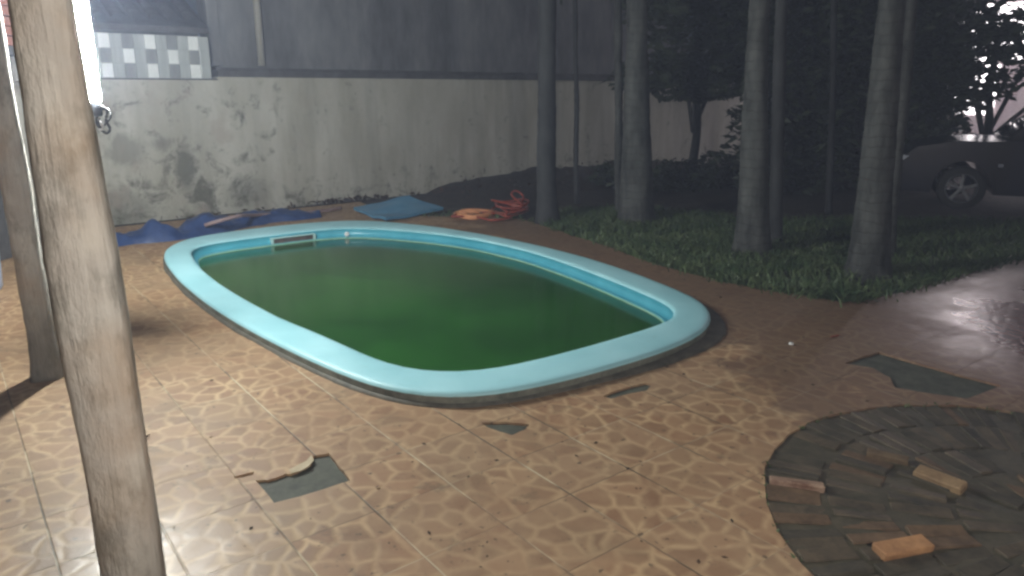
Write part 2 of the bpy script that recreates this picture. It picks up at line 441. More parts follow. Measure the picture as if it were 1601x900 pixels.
# cement bed only under the tiles, soil elsewhere
sheet('cement_bed', offset(floor_outer, -.02) if False else floor_outer, [offset(pool_hole, .02), circ(circ_r + .03, jit=0)], -.012, M_cement)
sheet('ground', big, [offset(pool_hole, .03)], -.035, M_soil)

# ------------------------------------------------------------------ pool
pool = empty('swimming_pool', tuple(PC)); props(pool, 'aqua fibreglass in-ground swimming pool with rounded corners, set in the tan tiled floor', 'pool')
def loft(name, loops, mats, parent, idx=None, capend=False):
    bm = bmesh.new(); R_ = []
    for L, z in loops: R_.append([bm.verts.new((p.x - PC.x, p.y - PC.y, z)) for p in L])
    n = len(R_[0])
    for i in range(len(R_) - 1):
        for k in range(n):
            f = bm.faces.new((R_[i][k], R_[i][(k + 1) % n], R_[i + 1][(k + 1) % n], R_[i + 1][k]))
            if idx: f.material_index = idx[i]
    if capend: bm.faces.new(R_[-1])
    bmesh.ops.recalc_face_normals(bm, faces=bm.faces)
    return link(name, bm, mats, parent, True)
def mixloop(t): return [a.lerp(b, t) for a, b in zip(CO, IN_)]
rim = loft('rim', [(offset(CO, .004), -.03), (offset(CO, .006), .045), (offset(CO, .006), .056), (CO, .072), (mixloop(.06), .080), (mixloop(.2), .083), (mixloop(.5), .085), (mixloop(.85), .083), (mixloop(.96), .078), (IN_, .066)],
           [M_aqua, M_side], pool, [1, 1, 0, 0, 0, 0, 0, 0, 0])
WZ = -.032
inner = loft('basin_wall', [(IN_, .066), (offset(IN_, .012), .04), (offset(IN_, -.012), -.03), (offset(IN_, -.03), WZ + .016), (offset(IN_, -.05), WZ + .012), (offset(IN_, -.062), WZ - .01), (offset(IN_, -.15), -1.1)], [M_aqua_in, M_scum], pool, [0, 0, 0, 0, 1, 1], True)
bm = bmesh.new(); wv = [bm.verts.new((p.x - PC.x, p.y - PC.y, WZ)) for p in offset(IN_, -.055)]; bm.faces.new(wv)
wat = link('pool_water', bm, M_water, pool)
for p in wat.data.polygons:
    if p.normal.z < 0: p.flip()
# skimmer in the short far side + return nozzle
def wall_frame(px, py):
    q = G(px, py, .0)
    i = min(range(len(IN_)), key=lambda k: (IN_[k] - Vector((q.x, q.y, 0))).length)
    t = (IN_[(i + 1) % len(IN_)] - IN_[i - 1]).normalized(); n = Vector((t.y, -t.x, 0))
    if n.dot(PC - IN_[i]) < 0: n = -n
    if t.x < 0: t = -t
    M = Matrix.Translation(IN_[i] - PC) @ Matrix(((t.x, n.x, 0, 0), (t.y, n.y, 0, 0), (0, 0, 1, 0), (0, 0, 0, 1)))
    return M
M_ = wall_frame(437, 368)
bm = bmesh.new()
for a in ((-.25, .25, .035, .045), (-.25, .25, -.04, -.026)): box(bm, a[0], a[1], -.01, .05, a[2], a[3], .004, M_)
for a in ((-.25, -.225), (.225, .25)): box(bm, a[0], a[1], -.01, .05, -.027, .036, .004, M_)
sk = link('skimmer_frame', bm, mottled('skimmer_plastic', (.38, .58, .58), (.48, .64, .62), 9, .4, .05), pool)
bm = bmesh.new(); box(bm, -.224, .224, .0, .028, -.026, .035, 0, M_)
link('skimmer_slot', bm, mottled('skimmer_dark', (.06, .05, .045), (.15, .11, .095), 9, .6, .05), sk)
M_ = wall_frame(541, 362)
bm = bmesh.new(); lathe(bm, [(.001, .0), (.015, 0), (.024, -.005), (.028, -.02), (.028, -.05)], 20, M_ @ Matrix.Translation((0, .03, .008)) @ Matrix.Rotation(R(-90), 4, 'X'))
link('return_nozzle', bm, M_wwire, pool, True)
# mortar collar left around the street end of the pool
c0 = offset(CO, .0)
def collar_w(p):
    d = (p - PC); a = d.dot(AX) / 2.8; b = d.dot(BX) / 1.64
    return .022 + .28 * max(0, a - .55) * max(0, b + .35) 
bm = bmesh.new(); A_ = []; n = len(CO)
oo = offset(CO, 1.0)
for p, q in zip(CO, oo):
    wd = collar_w(p) + .012 * noise.noise(p * 4); dd = (q - p)
    A_.append((p + dd * .0, p + dd * (wd * .9), p + dd * wd))
rings = [[bm.verts.new((a[i].x, a[i].y, z)) for a in A_] for i, z in ((0, .020), (1, .014), (2, -.004))]
for i in range(2):
    for k in range(n): bm.faces.new((rings[i][k], rings[i][(k + 1) % n], rings[i + 1][(k + 1) % n], rings[i + 1][k]))
bmesh.ops.recalc_face_normals(bm, faces=bm.faces)
mc = link('mortar_collar', bm, M_mortar, None, True); props(mc, 'dark strip of mortar on the floor round the pool rim', 'mortar strip', kind='structure')

# ------------------------------------------------------------------ round brick patch
bc = empty('brick_circle', tuple(circ_c)); props(bc, 'round sunken patch of muddy radial bricks in the tan tiled floor', 'brick paving')
bm = bmesh.new()
N = 48; K = 24; rr = []
for i in range(K + 1):
    r = circ_r * 1.015 * i / K; ring = []
    for k in range(N):
        a = 2 * math.pi * k / N; p = Vector((r * math.cos(a), r * math.sin(a), 0))
        ring.append(bm.verts.new((p.x, p.y, -.010 + .009 * noise.noise((p + circ_c) * 5) + .006 * noise.noise(p * 17))))
    rr.append(ring)
for i in range(K):
    for k in range(N): bm.faces.new((rr[i][k], rr[i][(k + 1) % N], rr[i + 1][(k + 1) % N], rr[i + 1][k]))
M_mud = mottled('mossy_mud', (.035, .034, .02), (.095, .08, .052), 7, .6, .6)
link('mud_bed', bm, M_mud, bc, True)
bricks_m = mottled('muddy_brick', (.045, .038, .026), (.12, .092, .06), 9, .6, .6)
orange_m = mottled('worn_orange_brick', (.26, .13, .06), (.48, .26, .12), 12, .75, .4)
bm = bmesh.new()
rows = [(1.145, .915, 86), (.905, .675, 66), (.665, .435, 46), (.425, .2, 28)]
for ri, (ro, ri_, cnt) in enumerate(rows):
    for k in range(cnt):
        a = 2 * math.pi * (k + .5 * (ri % 2)) / cnt + random.uniform(-.015, .015)
        if random.random() < .07: continue
        wd = 2 * math.pi * (ro + ri_) / 2 / cnt * .82
        Mx = Matrix.Rotation(a, 4, 'Z') @ Matrix.Translation(((ro + ri_) / 2, 0, random.uniform(-.015, -.005))) @ Matrix.Rotation(random.uniform(-.05, .05), 4, 'Y') @ Matrix.Rotation(random.uniform(-.16, .16), 4, 'X')
        L = (ro - ri_) * random.uniform(.9, .98)
        box(bm, -L / 2, L / 2, -wd / 2, wd / 2, -.03, .006, .004, Mx, random.choice((0, 0, 1, 1, 2)))
link('brick_ring', bm, [bricks_m, mottled('dark_wet_brick', (.03, .028, .02), (.085, .07, .048), 9, .7, .6), mottled('brown_worn_brick', (.07, .045, .026), (.17, .11, .065), 9, .7, .6)], bc)
# distinct bricks
def loose(name, px0, px1, wd, h, mat, label, tilt=0, z=.0, parent=None):
    a, b = G(*px0), G(*px1); c = (a + b) / 2; L = (b - a).length; ang = math.atan2((b - a).y, (b - a).x)
    bm = bmesh.new(); box(bm, -L / 2, L / 2, -wd / 2, wd / 2, 0, h, .006)
    for v in bm.verts: v.co += Vector([random.uniform(-.0025, .0025) for _ in range(3)])
    o = link(name, bm, mat); o.location = (c.x, c.y, z); o.rotation_euler = (R(tilt), 0, ang)
    if label: props(o, label, 'brick', 'loose bricks on the round patch')
    else:
        o.location = (c.x - circ_c.x, c.y - circ_c.y, z); o.parent = parent
    return o
pale_m = mottled('pale_topped_brick', (.16, .08, .05), (.40, .28, .20), 14, .7, .4)
loose('brick', (1372,866), (1448,851), .07, .035, orange_m, 'loose orange brick lying near the front of the round brick patch', 3, -.01)
loose('brick', (1203,752), (1288,764), .055, .03, pale_m, 'brick with a pale upper edge at the left rim of the round brick patch', -10, -.012)
loose('brick', (1432,737), (1508,766), .07, .035, mottled('tan_brick', (.16, .10, .055), (.32, .22, .12), 14, .7, .4), 'brown brick with a light edge near the middle of the round brick patch', 8, -.012)
loose('brick', (1355,708), (1420,722), .05, .03, mottled('brown_brick', (.09, .06, .035), (.17, .12, .07), 14, .7, .4), 'narrow dull brown brick sunk in mud behind the pale edged ones', 6, -.012)
# weeds fringe along the circle edge
def blades(name, pts, hmin, hmax, wd, mat, zbase=0, kind=None, lean=.5):
    bm = bmesh.new()
    for p in pts:
        h = random.uniform(hmin, hmax); a = random.uniform(0, 6.28); ww = wd * random.uniform(.6, 1.3)
        s = Vector((math.cos(a), math.sin(a), 0)) * ww / 2; l = Vector((random.gauss(0, lean), random.gauss(0, lean), 0)) * h
        b = Vector((p[0], p[1], zbase)); m = b + l * .35 + Vector((0, 0, h * .6)); t = b + l + Vector((0, 0, h * .9))
        v = [bm.verts.new(q) for q in (b - s, b + s, m + s * .8, m - s * .8, t)]
        bm.faces.new((v[0], v[1], v[2], v[3])); bm.faces.new((v[3], v[2], v[4]))
    return link(name, bm, mat)
pts = []
for k in range(420):
    a = random.uniform(0, 6.28)
    if noise.noise(Vector((math.cos(a) * 3, math.sin(a) * 3, 0))) < -.1 and not (3.0 < a < 4.2): continue
    r = circ_r + random.gauss(0, .012); pts.append((circ_c.x + r * math.cos(a), circ_c.y + r * math.sin(a)))
props(blades('moss', pts, .008, .028, .012, M_grass, -.01), 'thin green moss and weeds along the edge of the round brick patch', 'moss', kind='stuff')

# ------------------------------------------------------------------ boundary wall, ledge, tile band, neighbour
def wbox(bm, v0, v1, d0, d1, z0, z1, bev=0, mi=0):
    M = Matrix.Rotation(BANG, 4, 'Z'); box(bm, v0, v1, d0, d1, z0, z1, bev, M, mi)
bm = bmesh.new(); wbox(bm, -6, 3.42, WD, WD + .2, -.1, 1.722); wbox(bm, 3.42, 22, WD, WD + .2, -.1, 1.765)
wallo = link('boundary_wall', bm, M_wall); props(wallo, 'long pale plastered garden wall with dark moss stains behind the pool', 'wall')
bm = bmesh.new(); wbox(bm, 3.42, 22, WD - .035, WD + .26, 1.766, 1.845, .006); wbox(bm, 3.42, 22, WD + .02, WD + .26, 1.847, 1.885, .01)
wbox(bm, -6, 3.42, WD - .02, WD + .2, 1.723, 1.738, .004)
link('ledge', bm, M_ledge, wallo)
# tile band: chequer of white, light and mid grey tiles
tm = [mottled('white_tile', (.70, .74, .74), (.82, .84, .84), 5, .25, .03), mottled('light_grey_tile', (.33, .355, .36), (.44, .47, .47), 12, .2, .03, (1, 1, .1)), mottled('mid_grey_tile', (.19, .205, .21), (.27, .285, .29), 12, .3, .03, (1, 1, .1))]
bm = bmesh.new(); TW, THt = .128, .172
for c in range(-53, 1):
    for r in range(3):
        q = (c + (2 if r % 2 else 0) + 1) % 4
        mi = (0, 1, 2, 1)[q]
        v1 = 3.35 + c * TW; z0 = 1.741 + r * THt
        wbox(bm, v1 - TW + .003, v1 - .003, WD + .0, WD + .035, z0 + .003, z0 + THt - .003, .003, mi)
wbox(bm, -3.6, 3.352, WD + .02, WD + .2, 1.739, 1.741 + 3 * THt, 0, 1)
link('tile_band', bm, tm, wallo)
# neighbour's dark rendered wall behind the ledge
nb = empty('neighbour_building', tuple(W(6, WD + .4))); props(nb, 'dark rendered side of the neighbouring building rising above the garden wall', 'building')
Mi = Matrix.Translation(-W(6, WD + .4))
bm = bmesh.new(); wbox(bm, 3.55, 13.5, WD + .28, WD + .6, -.1, 5.2); bmesh.ops.transform(bm, matrix=Mi, verts=bm.verts)
link('side_wall', bm, M_upper, nb)
bm = bmesh.new(); tube(bm, [W(4.12, WD + .24, 1.92) , W(4.12, WD + .24, 5.0)], .05, 10); bmesh.ops.transform(bm, matrix=Mi, verts=bm.verts)
link('drainpipe', bm, M_pipe, nb, True)
# joint strip in the render
bm = bmesh.new(); wbox(bm, 3.44, 3.60, WD + .255, WD + .62, 1.905, 5.2, .01); bmesh.ops.transform(bm, matrix=Mi, verts=bm.verts)
link('corner_pier', bm, M_upper, nb)
# neighbour's low tiled roof behind the tile band
def tiled_roof(name, v0, v1, d0, z0, depth, slope, mat, label, soff=.22):
    root = empty(name, tuple(W(v0, d0, 0))); props(root, label, 'roof')
    inv = Matrix.Translation(-W(v0, d0, 0))
    bm = bmesh.new(); nv = int((v1 - v0) / soff); rows_ = 7
    for r in range(rows_):
        for c in range(nv):
            vc_ = v0 + (c + .5) * soff; d_a = d0 + r * depth / rows_; d_b = d0 + (r + 1.15) * depth / rows_
            za = z0 + (d_a - d0) * slope + .03; zb = z0 + (d_b - d0) * slope
            segs = []
            for (dd, zz, ra) in ((d_a, za, soff * .44), (d_b, zb, soff * .36)):
                segs.append([bm.verts.new(W(vc_ + ra * math.cos(t), dd, zz + ra * .62 * math.sin(t))) for t in [math.pi * q / 6 for q in range(7)]])
            for q in range(6): bm.faces.new((segs[0][q], segs[0][q + 1], segs[1][q + 1], segs[1][q]))
    bmesh.ops.transform(bm, matrix=inv, verts=bm.verts)
    link('roof_tiles', bm, mat, root, True)
    bm = bmesh.new()
    a = [W(v0, d0 - .02, z0 - .03), W(v1, d0 - .02, z0 - .03), W(v1, d0 + depth, z0 + depth * slope - .03), W(v0, d0 + depth, z0 + depth * slope - .03)]
    b = [p - Vector((0, 0, .07)) for p in a]
    va = [bm.verts.new(p) for p in a]; vb = [bm.verts.new(p) for p in b]
    bm.faces.new(va); bm.faces.new(vb[::-1])
    for i in range(4): bm.faces.new((va[i], vb[i], vb[(i + 1) % 4], va[(i + 1) % 4]))
    bmesh.ops.recalc_face_normals(bm, faces=bm.faces)
    bmesh.ops.transform(bm, matrix=inv, verts=bm.verts)
    link('roof_deck', bm, M_ledge, root)
    bm = bmesh.new(); wbox(bm, v0 + .1, v1 - .02, d0 + .35, d0 + .5, -.1, z0 - .08 + .35 * slope); bmesh.ops.transform(bm, matrix=inv, verts=bm.verts)
    link('wall', bm, M_upper, root)
    return root
tiled_roof('tiled_roof', -5.0, 3.4, WD + .12, 2.40, 3.4, .5, M_roof, 'dark old tiled roof behind the grey and white tile band')
# reddish clay eave close at far left
rr_ = empty('brick_pillar', tuple(at_depth(0, 30, 7.0).xy) + (0,)); props(rr_, 'red brick pier with a projecting cap at the upper left edge behind the posts', 'pier')
bm = bmesh.new()
p = at_depth(-12, 30, 7.0); px_ = p.x
for k in range(9):
    z0 = 1.98 + k * .085; e = .02 * (k % 2) + (.03 if k == 0 else 0)
    box(bm, -.5, .185 + e, -.2, .2, z0, z0 + .075, .006)
rr_.location = (px_, 7.0, 0)
# carried by a plain timber lintel and leg out of view
link('brick_cap', bm, M_red, rr_)
bm = bmesh.new(); box(bm, -.5, .17, -.18, .18, 1.90, 1.978, .004); box(bm, -.5, -.3, -.15, .15, 0, 1.9, .004)
link('pier_leg', bm, M_ledge, rr_)
# white bar added in place of a bright highlight on the tile band
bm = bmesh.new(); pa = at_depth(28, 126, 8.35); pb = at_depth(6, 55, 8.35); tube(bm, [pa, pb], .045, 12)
props(link('highlight_bar', bm, M_wwire, None, True), 'slanting white bar standing in for a bright highlight on the tile band at the far left', 'highlight')

# ------------------------------------------------------------------ soil and leaf mound along the wall
def mound(name, v0, v1, d0, d1, h, mat, label, seed=0):
    bm = bmesh.new(); nu, nv = 60, 12; g = []
    for i in range(nu + 1):
        row = []
        for j in range(nv + 1):
            s, t = i / nu, j / nv; v = v0 + (v1 - v0) * s; d = d0 + (d1 - d0) * t
            e = math.sin(math.pi * min(1, max(0, s))) ** .5 * (min(1, t * 1.3)) ** .8
            hh = h * e * (.75 + .5 * noise.noise(Vector((v * 1.6, d * 1.6, seed)))) + .05 * e * noise.noise(Vector((v * 7, d * 7, seed)))
            row.append(bm.verts.new(W(v, d, hh - .03)))
        g.append(row)
    for i in range(nu):
        for j in range(nv): bm.faces.new((g[i][j], g[i + 1][j], g[i + 1][j + 1], g[i][j + 1]))
    return props(link(name, bm, mat, None, True), label, 'soil', kind='stuff')
mound('soil_mound', 6.6, 13.5, WD - 1.5, WD + .0, .32, M_soil, 'dark heap of soil and litter along the foot of the wall', 3)
# leaf litter: small dark leaves along the wall foot
def litter(name, regions, n, size, mats, label):
    bm = bmesh.new()
    for k in range(n):
        v0, v1, d0, d1, z0, z1 = random.choice(regions)
        p = W(random.uniform(v0, v1), random.uniform(d0, d1), random.uniform(z0, z1))
        M = Matrix.Translation(p) @ Matrix.Rotation(random.uniform(0, 6.28), 4, 'Z') @ Matrix.Rotation(random.gauss(0, .6), 4, 'X') @ Matrix.Rotation(random.gauss(0, .5), 4, 'Y')
        s = size * random.uniform(.5, 1.5)
        vs = [bm.verts.new(M @ Vector(c)) for c in ((-s, 0, 0), (0, -s * .45, .01), (s, 0, 0), (0, s * .45, .01))]
        f = bm.faces.new(vs); f.material_index = random.randrange(len(mats))
    return props(link(name, bm, mats), label, 'leaves', kind='stuff')
litter('leaf_litter', [(4.5, 5.7, WD - .3, WD - .02, 0, .04), (6.6, 11, WD - 1.5, WD - .2, .0, .3), (2.5, 11, WD - .35, WD - .05, 0, .01)], 330, .045, [M_debris, M_soil, M_debris], 'brown dead leaves gathered at the foot of the pale wall')

def inside_(p, poly):
    c = False
    for i in range(len(poly)):
        a, b = poly[i - 1], poly[i]
        if (a.y > p.y) != (b.y > p.y) and p.x < (b.x - a.x) * (p.y - a.y) / (b.y - a.y) + a.x: c = not c
    return c

# ------------------------------------------------------------------ wooden posts, beam
def post(name, x, y, hw, hd, rot, z1, label, irr=.010, taper=0, flare=0):
    bm = bmesh.new(); nz = 60; prof = []
    ch = min(hw, hd) * .28
    base = [(-hw + ch, -hd), (0, -hd * 1.03), (hw - ch, -hd), (hw, -hd + ch), (hw, 0), (hw, hd - ch), (hw - ch, hd), (0, hd), (-hw + ch, hd), (-hw, hd - ch), (-hw, 0), (-hw, -hd + ch)]
    rings = []
    for i in range(nz + 1):
        z = z1 * i / nz - .02; ring = []
        sc = 1 + flare * max(0, 1 - z / .25) ** 1.5 if z < .25 else 1
        if taper: sc *= 1 - taper * min(1, max(0, (z - 1.25) / .5))
        dx = .012 * noise.noise(Vector((x * 3, 1, z * .9))) 
        for k, (a, b) in enumerate(base):
            n_ = 1 + irr / hw * noise.noise(Vector((a * 9 + x, b * 9, z * 2.2))) + .35 * irr / hw * noise.noise(Vector((a * 20, b * 20, z * 14)))
            ring.append(bm.verts.new((a * n_ * sc + dx, b * n_ * sc, z)))
        rings.append(ring)
    m = len(base)
    for i in range(nz):
        for k in range(m): bm.faces.new((rings[i][k], rings[i][(k + 1) % m], rings[i + 1][(k + 1) % m], rings[i + 1][k]))
    bm.faces.new(rings[0][::-1]); bm.faces.new(rings[-1])
    o = link(name, bm, M_wood, None, True); o.location = (x, y, 0); o.rotation_euler = (0, 0, R(rot))
    return props(o, label, 'post')
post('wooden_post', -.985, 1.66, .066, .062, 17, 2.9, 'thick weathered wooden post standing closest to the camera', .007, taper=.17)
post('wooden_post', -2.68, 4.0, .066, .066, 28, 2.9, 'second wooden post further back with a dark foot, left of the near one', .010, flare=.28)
bm = bmesh.new()
a = Vector((-.985, 1.66, 2.94)); b = Vector((-2.68, 4.0, 2.94)); d = (b - a).normalized()
ang = math.atan2(d.y, d.x); L = (b - a).length
box(bm, -1.6, L + 2.0, -.06, .06, -.06, .08, .006)
o = link('roof_beam', bm, M_wood); o.location = a; o.rotation_euler = (0, 0, ang); props(o, 'long timber beam lying across the tops of the two wooden posts', 'beam')

# ------------------------------------------------------------------ lit tube lamp hanging under the beam
TX, TY = -2.665, 4.87
tl = empty('tube_lamp', (TX, TY, 1.44)); props(tl, 'lit white fluorescent tube hanging upright just right of the near wooden post', 'lamp')
bm = bmesh.new(); lathe(bm, [(.001, .09), (.034, .09), (.036, .1), (.036, 1.28), (.034, 1.3), (.001, 1.3)], 20)
link('glass_tube', bm, M_glow, tl, True)
bm = bmesh.new(); lathe(bm, [(.001, -.005), (.03, -.005), (.036, .005), (.037, .088), (.001, .0895)], 20)
link('end_cap', bm, M_cap, tl, True)
bm = bmesh.new(); lathe(bm, [(.001, 1.301), (.036, 1.302), (.036, 1.38), (.001, 1.385)], 20)
link('end_cap', bm, M_cap, tl, True)
bm = bmesh.new()
tube(bm, smooth_path([(.02, 0, .03), (.05, -.02, .06), (.085, -.03, .03), (.07, -.03, -.03), (.09, -.03, -.08), (.06, -.02, -.11), (.03, -.02, -.09), (.0, -.01, -.05), (0, 0, .0)]), .008, 6)
tube(bm, smooth_path([(.0, 0, 0), (.02, -.02, -.07), (.06, -.02, -.05), (.09, 0, .0), (.07, .02, .04), (.03, .02, .04)]), .007, 6)
link('cable', bm, M_wire, tl, True)
bm = bmesh.new(); tube(bm, smooth_path([(.01, 0, -.02), (.04, -.03, -.04), (.045, -.03, -.08), (.02, -.03, -.085)]), .009, 6)
link('white_connector', bm, M_wwire, tl, True)
bm = bmesh.new(); tube(bm, [(0, 0, 1.38), (0, 0, 1.56)], .006, 6); box(bm, -.5, .45, -.035, .035, 1.545, 1.58, .004)
link('hanger', bm, M_wire, tl)
# veranda bulb behind the camera
vb = empty('ceiling_bulb', (1.15, -.5, 2.4)); props(vb, 'round veranda light bulb in a ceiling socket behind the camera', 'lamp')
bm = bmesh.new(); lathe(bm, [(.001, -.12), (.03, -.11), (.045, -.08), (.04, -.05), (.02, -.02), (.018, 0)], 20)
link('bulb_glass', bm, emis('bulb_glow', (1, .86, .68), 40), vb, True)
bm = bmesh.new(); lathe(bm, [(.02, 0), (.035, .0), (.05, .03), (.05, .06), (.001, .06)], 20); link('socket', bm, M_cap, vb, True)
ld = bpy.data.lights.new('bulb_light', 'POINT'); ld.energy = BULB_W; ld.color = (1, .93, .84); ld.shadow_soft_size = .06
lo = bpy.data.objects.new('bulb_light', ld); C.objects.link(lo); lo.parent = vb; lo.location = (0, 0, -.2)

# ------------------------------------------------------------------ things by the wall
def rumple(name, path, wid, hgt, mat, label, cat, seed=0, n=80):
    P = smooth_path(path, 10); bm = bmesh.new(); m = 14; g = []
    for i, p in enumerate(P):
        t = (P[min(i + 1, len(P) - 1)] - P[max(i - 1, 0)]).normalized(); s = Vector((-t.y, t.x, 0))
        f = i / (len(P) - 1); env = math.sin(math.pi * (f * .94 + .03)) ** .35
        row = []
        for j in range(m + 1):
            u = j / m * 2 - 1
            wv_ = wid * env * (1 + .35 * noise.noise(Vector((f * 7, seed, 1)))); hv = hgt * env * (1 + .7 * noise.noise(Vector((f * 9, seed, 5))))
            q = p + s * (u * wv_) ; q.z = max(.004, hv * (1 - abs(u) ** 2.2) + .045 * noise.noise(Vector((q.x * 7, q.y * 7, seed))) + .03 * abs(noise.noise(Vector((q.x * 16, q.y * 16, seed)))))
            if j in (0, m): q.z = .002
            row.append(bm.verts.new(q))
        g.append(row)
    for i in range(len(P) - 1):
        for j in range(m): bm.faces.new((g[i][j], g[i + 1][j], g[i + 1][j + 1], g[i][j + 1]))
    bmesh.ops.recalc_face_normals(bm, faces=bm.faces)
    return props(link(name, bm, mat, None, True), label, cat)
rumple('blue_tarpaulin', [G(150, 388), G(200, 378), G(260, 372), G(320, 362), G(385, 350), G(430, 344), G(500, 338)], .24, .15, M_tarp, 'crumpled dark blue tarpaulin bundled along the far left edge of the pool', 'tarpaulin', 2)
bm = bmesh.new()
tube(bm, smooth_path([G(320, 352, .12), G(370, 338, .2), G(400, 336, .12), G(450, 334, .06), G(500, 330, .05), G(533, 325, .04)]), .022, 8)
props(link('garden_pole', bm, mottled('dull_pink', (.22, .15, .15), (.30, .22, .22), 7, .6, .1), None, True), 'thin dull pinkish pole lying on the blue tarpaulin against the wall', 'pole')
# light blue folded sheet
q = [G(553, 326, .05), G(603, 345, .03), G(693, 326, .05), G(640, 309, .16)]
bm = bmesh.new(); nn = 14; tops = []; 
for i in range(nn + 1):
    row = []
    for j in range(nn + 1):
        p = q[0].lerp(q[1], i / nn).lerp(q[3].lerp(q[2], i / nn), j / nn)
        p.z += .03 * noise.noise(Vector((p.x * 3, p.y * 3, 1))) + .02
        row.append(bm.verts.new(p))
    tops.append(row)
for i in range(nn):
    for j in range(nn): bm.faces.new((tops[i][j], tops[i + 1][j], tops[i + 1][j + 1], tops[i][j + 1]))
r = bmesh.ops.extrude_face_region(bm, geom=bm.faces[:])
for v in [g for g in r['geom'] if isinstance(g, bmesh.types.BMVert)]: v.co.z -= .035
bmesh.ops.recalc_face_normals(bm, faces=bm.faces)
props(link('blue_sheet', bm, M_board), 'flat light blue sheet lying on the ground between the pool and the wall', 'sheet')
# orange hose, tangled
hp = []
for k in range(46):
    a = k * .55; r = .22 + .05 * math.sin(k * 1.3); c = G(800, 338); hp.append(Vector((c.x + r * math.cos(a) * 1.0, c.y + .3 + r * 1.4 * math.sin(a), .03 + .003 * k + .03 * math.sin(k * 2.1))))
tail = [G(800, 340, .03), G(770, 344, .03), G(740, 338, .03), G(706, 338, .03), G(730, 332, .04), G(775, 333, .05), G(795, 338, .05)]
up = [hp[-1], at_depth(800, 305, 9.9), at_depth(806, 298, 10.0), at_depth(818, 306, 10.0), at_depth(812, 320, 9.8), G(790, 335, .05)]
bm = bmesh.new(); tube(bm, smooth_path(tail + hp[::2] + up[1:], 5), .014, 7)
props(link('garden_hose', bm, M_hose, None, True), 'tangled orange red garden hose on the dark soil right of the light blue sheet', 'hose')
bm = bmesh.new(); tube(bm, smooth_path([G(712, 335, .02), G(735, 330, .06), G(770, 333, .03), G(740, 340, .02), G(712, 335, .02)], 5), .04, 7)
props(link('orange_cloth', bm, mottled('faded_orange_cloth', (.55, .22, .10), (.68, .32, .16), 9, .8, .3), None, True), 'faded orange rag lying at the end of the red garden hose', 'rag')
# pale blue barrel at left edge, only its side in frame
c = G(-24, 455); bm = bmesh.new(); lathe(bm, [(.001, 0), (.15, 0), (.165, .03), (.175, .2), (.18, .35), (.175, .5), (.165, .55), (.15, .57), (.001, .575)], 32)
o = link('plastic_barrel', bm, M_pale, None, True); o.location = (c.x - .04, c.y, 0); props(o, 'pale blue plastic barrel at the left edge behind the rear wooden post', 'barrel')
c = G(64, 396); bm = bmesh.new(); box(bm, -.1, .1, -.1, .1, 0, .17, .01, None, 1); box(bm, -.09, .085, -.09, .09, .172, .36, .012, None, 0)
o = link('concrete_block', bm, [M_block, M_soil]); o.location = c; o.rotation_euler = (0, 0, R(35)); props(o, 'small grey block on a dark base between the two wooden posts by the wall', 'block')
# litter on the floor
bm = bmesh.new(); lathe(bm, [(.001, .012), (.013, .012), (.016, .009), (.017, 0)], 16)
o = link('bottle_cap', bm, M_wwire, None, True); o.location = G(1237, 538, .001); props(o, 'small white bottle cap lying on the tiles right of the pool', 'cap')
def leaf(px, py, s, mat, label, rz):
    bm = bmesh.new(); P = [(-s, 0, .002), (-s * .4, s * .32, .008), (s * .5, s * .26, .006), (s, 0, .014), (s * .4, -s * .3, .007), (-s * .5, -s * .28, .01)]
    a = [bm.verts.new(p) for p in P]; b = [bm.verts.new((p[0], p[1], p[2] + .0015)) for p in P]
    bm.faces.new(a[::-1]); bm.faces.new(b)
    for i in range(6): bm.faces.new((a[i], a[(i + 1) % 6], b[(i + 1) % 6], b[i]))
    o = link('fallen_leaf', bm, mat); o.location = G(px, py, .001); o.rotation_euler = (0, 0, rz); props(o, label, 'leaf')
leaf(1305, 527, .04, mottled('red_leaf', (.20, .05, .03), (.30, .09, .05), 20, .6), 'reddish fallen leaf on the muddy tiles right of the white bottle cap', .3)
leaf(231, 684, .014, M_debris, 'tiny dark fallen leaf on the tiles beside the near wooden post', 1)
# broken tile edge: raised chip next to the missing piece
bm = bmesh.new()
cp = [G(487, 713), G(479, 722), G(462, 730), G(452, 735), G(456, 741), G(470, 737), G(482, 731), G(491, 720)]
a = [bm.verts.new((p.x, p.y, .001)) for p in cp]; b = [bm.verts.new((p.x, p.y, .004 + random.uniform(0, .003))) for p in cp]
bm.faces.new(a[::-1]); bm.faces.new(b)
for i in range(len(cp)): bm.faces.new((a[i], a[(i + 1) % len(cp)], b[(i + 1) % len(cp)], b[i]))
bmesh.ops.recalc_face_normals(bm, faces=bm.faces)
props(link('tile_shard', bm, mottled('tile_biscuit', (.42, .34, .22), (.56, .47, .32), 14, .7)), 'pale broken chip of tile on the edge of the missing tile in front', 'tile shard')

# scattered leaf bits and grit on the tiles
bm = bmesh.new()
for k in range(260):
    px__, py__ = random.choice([(random.uniform(700, 1400), random.uniform(420, 640)), (random.uniform(250, 1200), random.uniform(500, 890)), (random.uniform(700, 1350), random.uniform(370, 470))])
    q_ = G(px__, py__)
    if min((q_ - c).length for c in CO) < .08 or inside_(q_, CO) or (q_ - circ_c).length < 1.2: continue
    s_ = random.choice([.004, .006, .008, .014]); M = Matrix.Translation((q_.x, q_.y, .005)) @ Matrix.Rotation(random.uniform(0, 6.28), 4, 'Z') @ Matrix.Rotation(random.gauss(0, .3), 4, 'X')
    f = bm.faces.new([bm.verts.new(M @ Vector(c)) for c in ((-s_, 0, 0), (0, -s_ * .5, .001), (s_, 0, .002), (0, s_ * .5, .001))]); f.material_index = random.randrange(2)
props(link('floor_litter', bm, [M_debris, M_soil]), 'tiny dark leaf bits and grit scattered over the tan tiles', 'litter', kind='stuff')

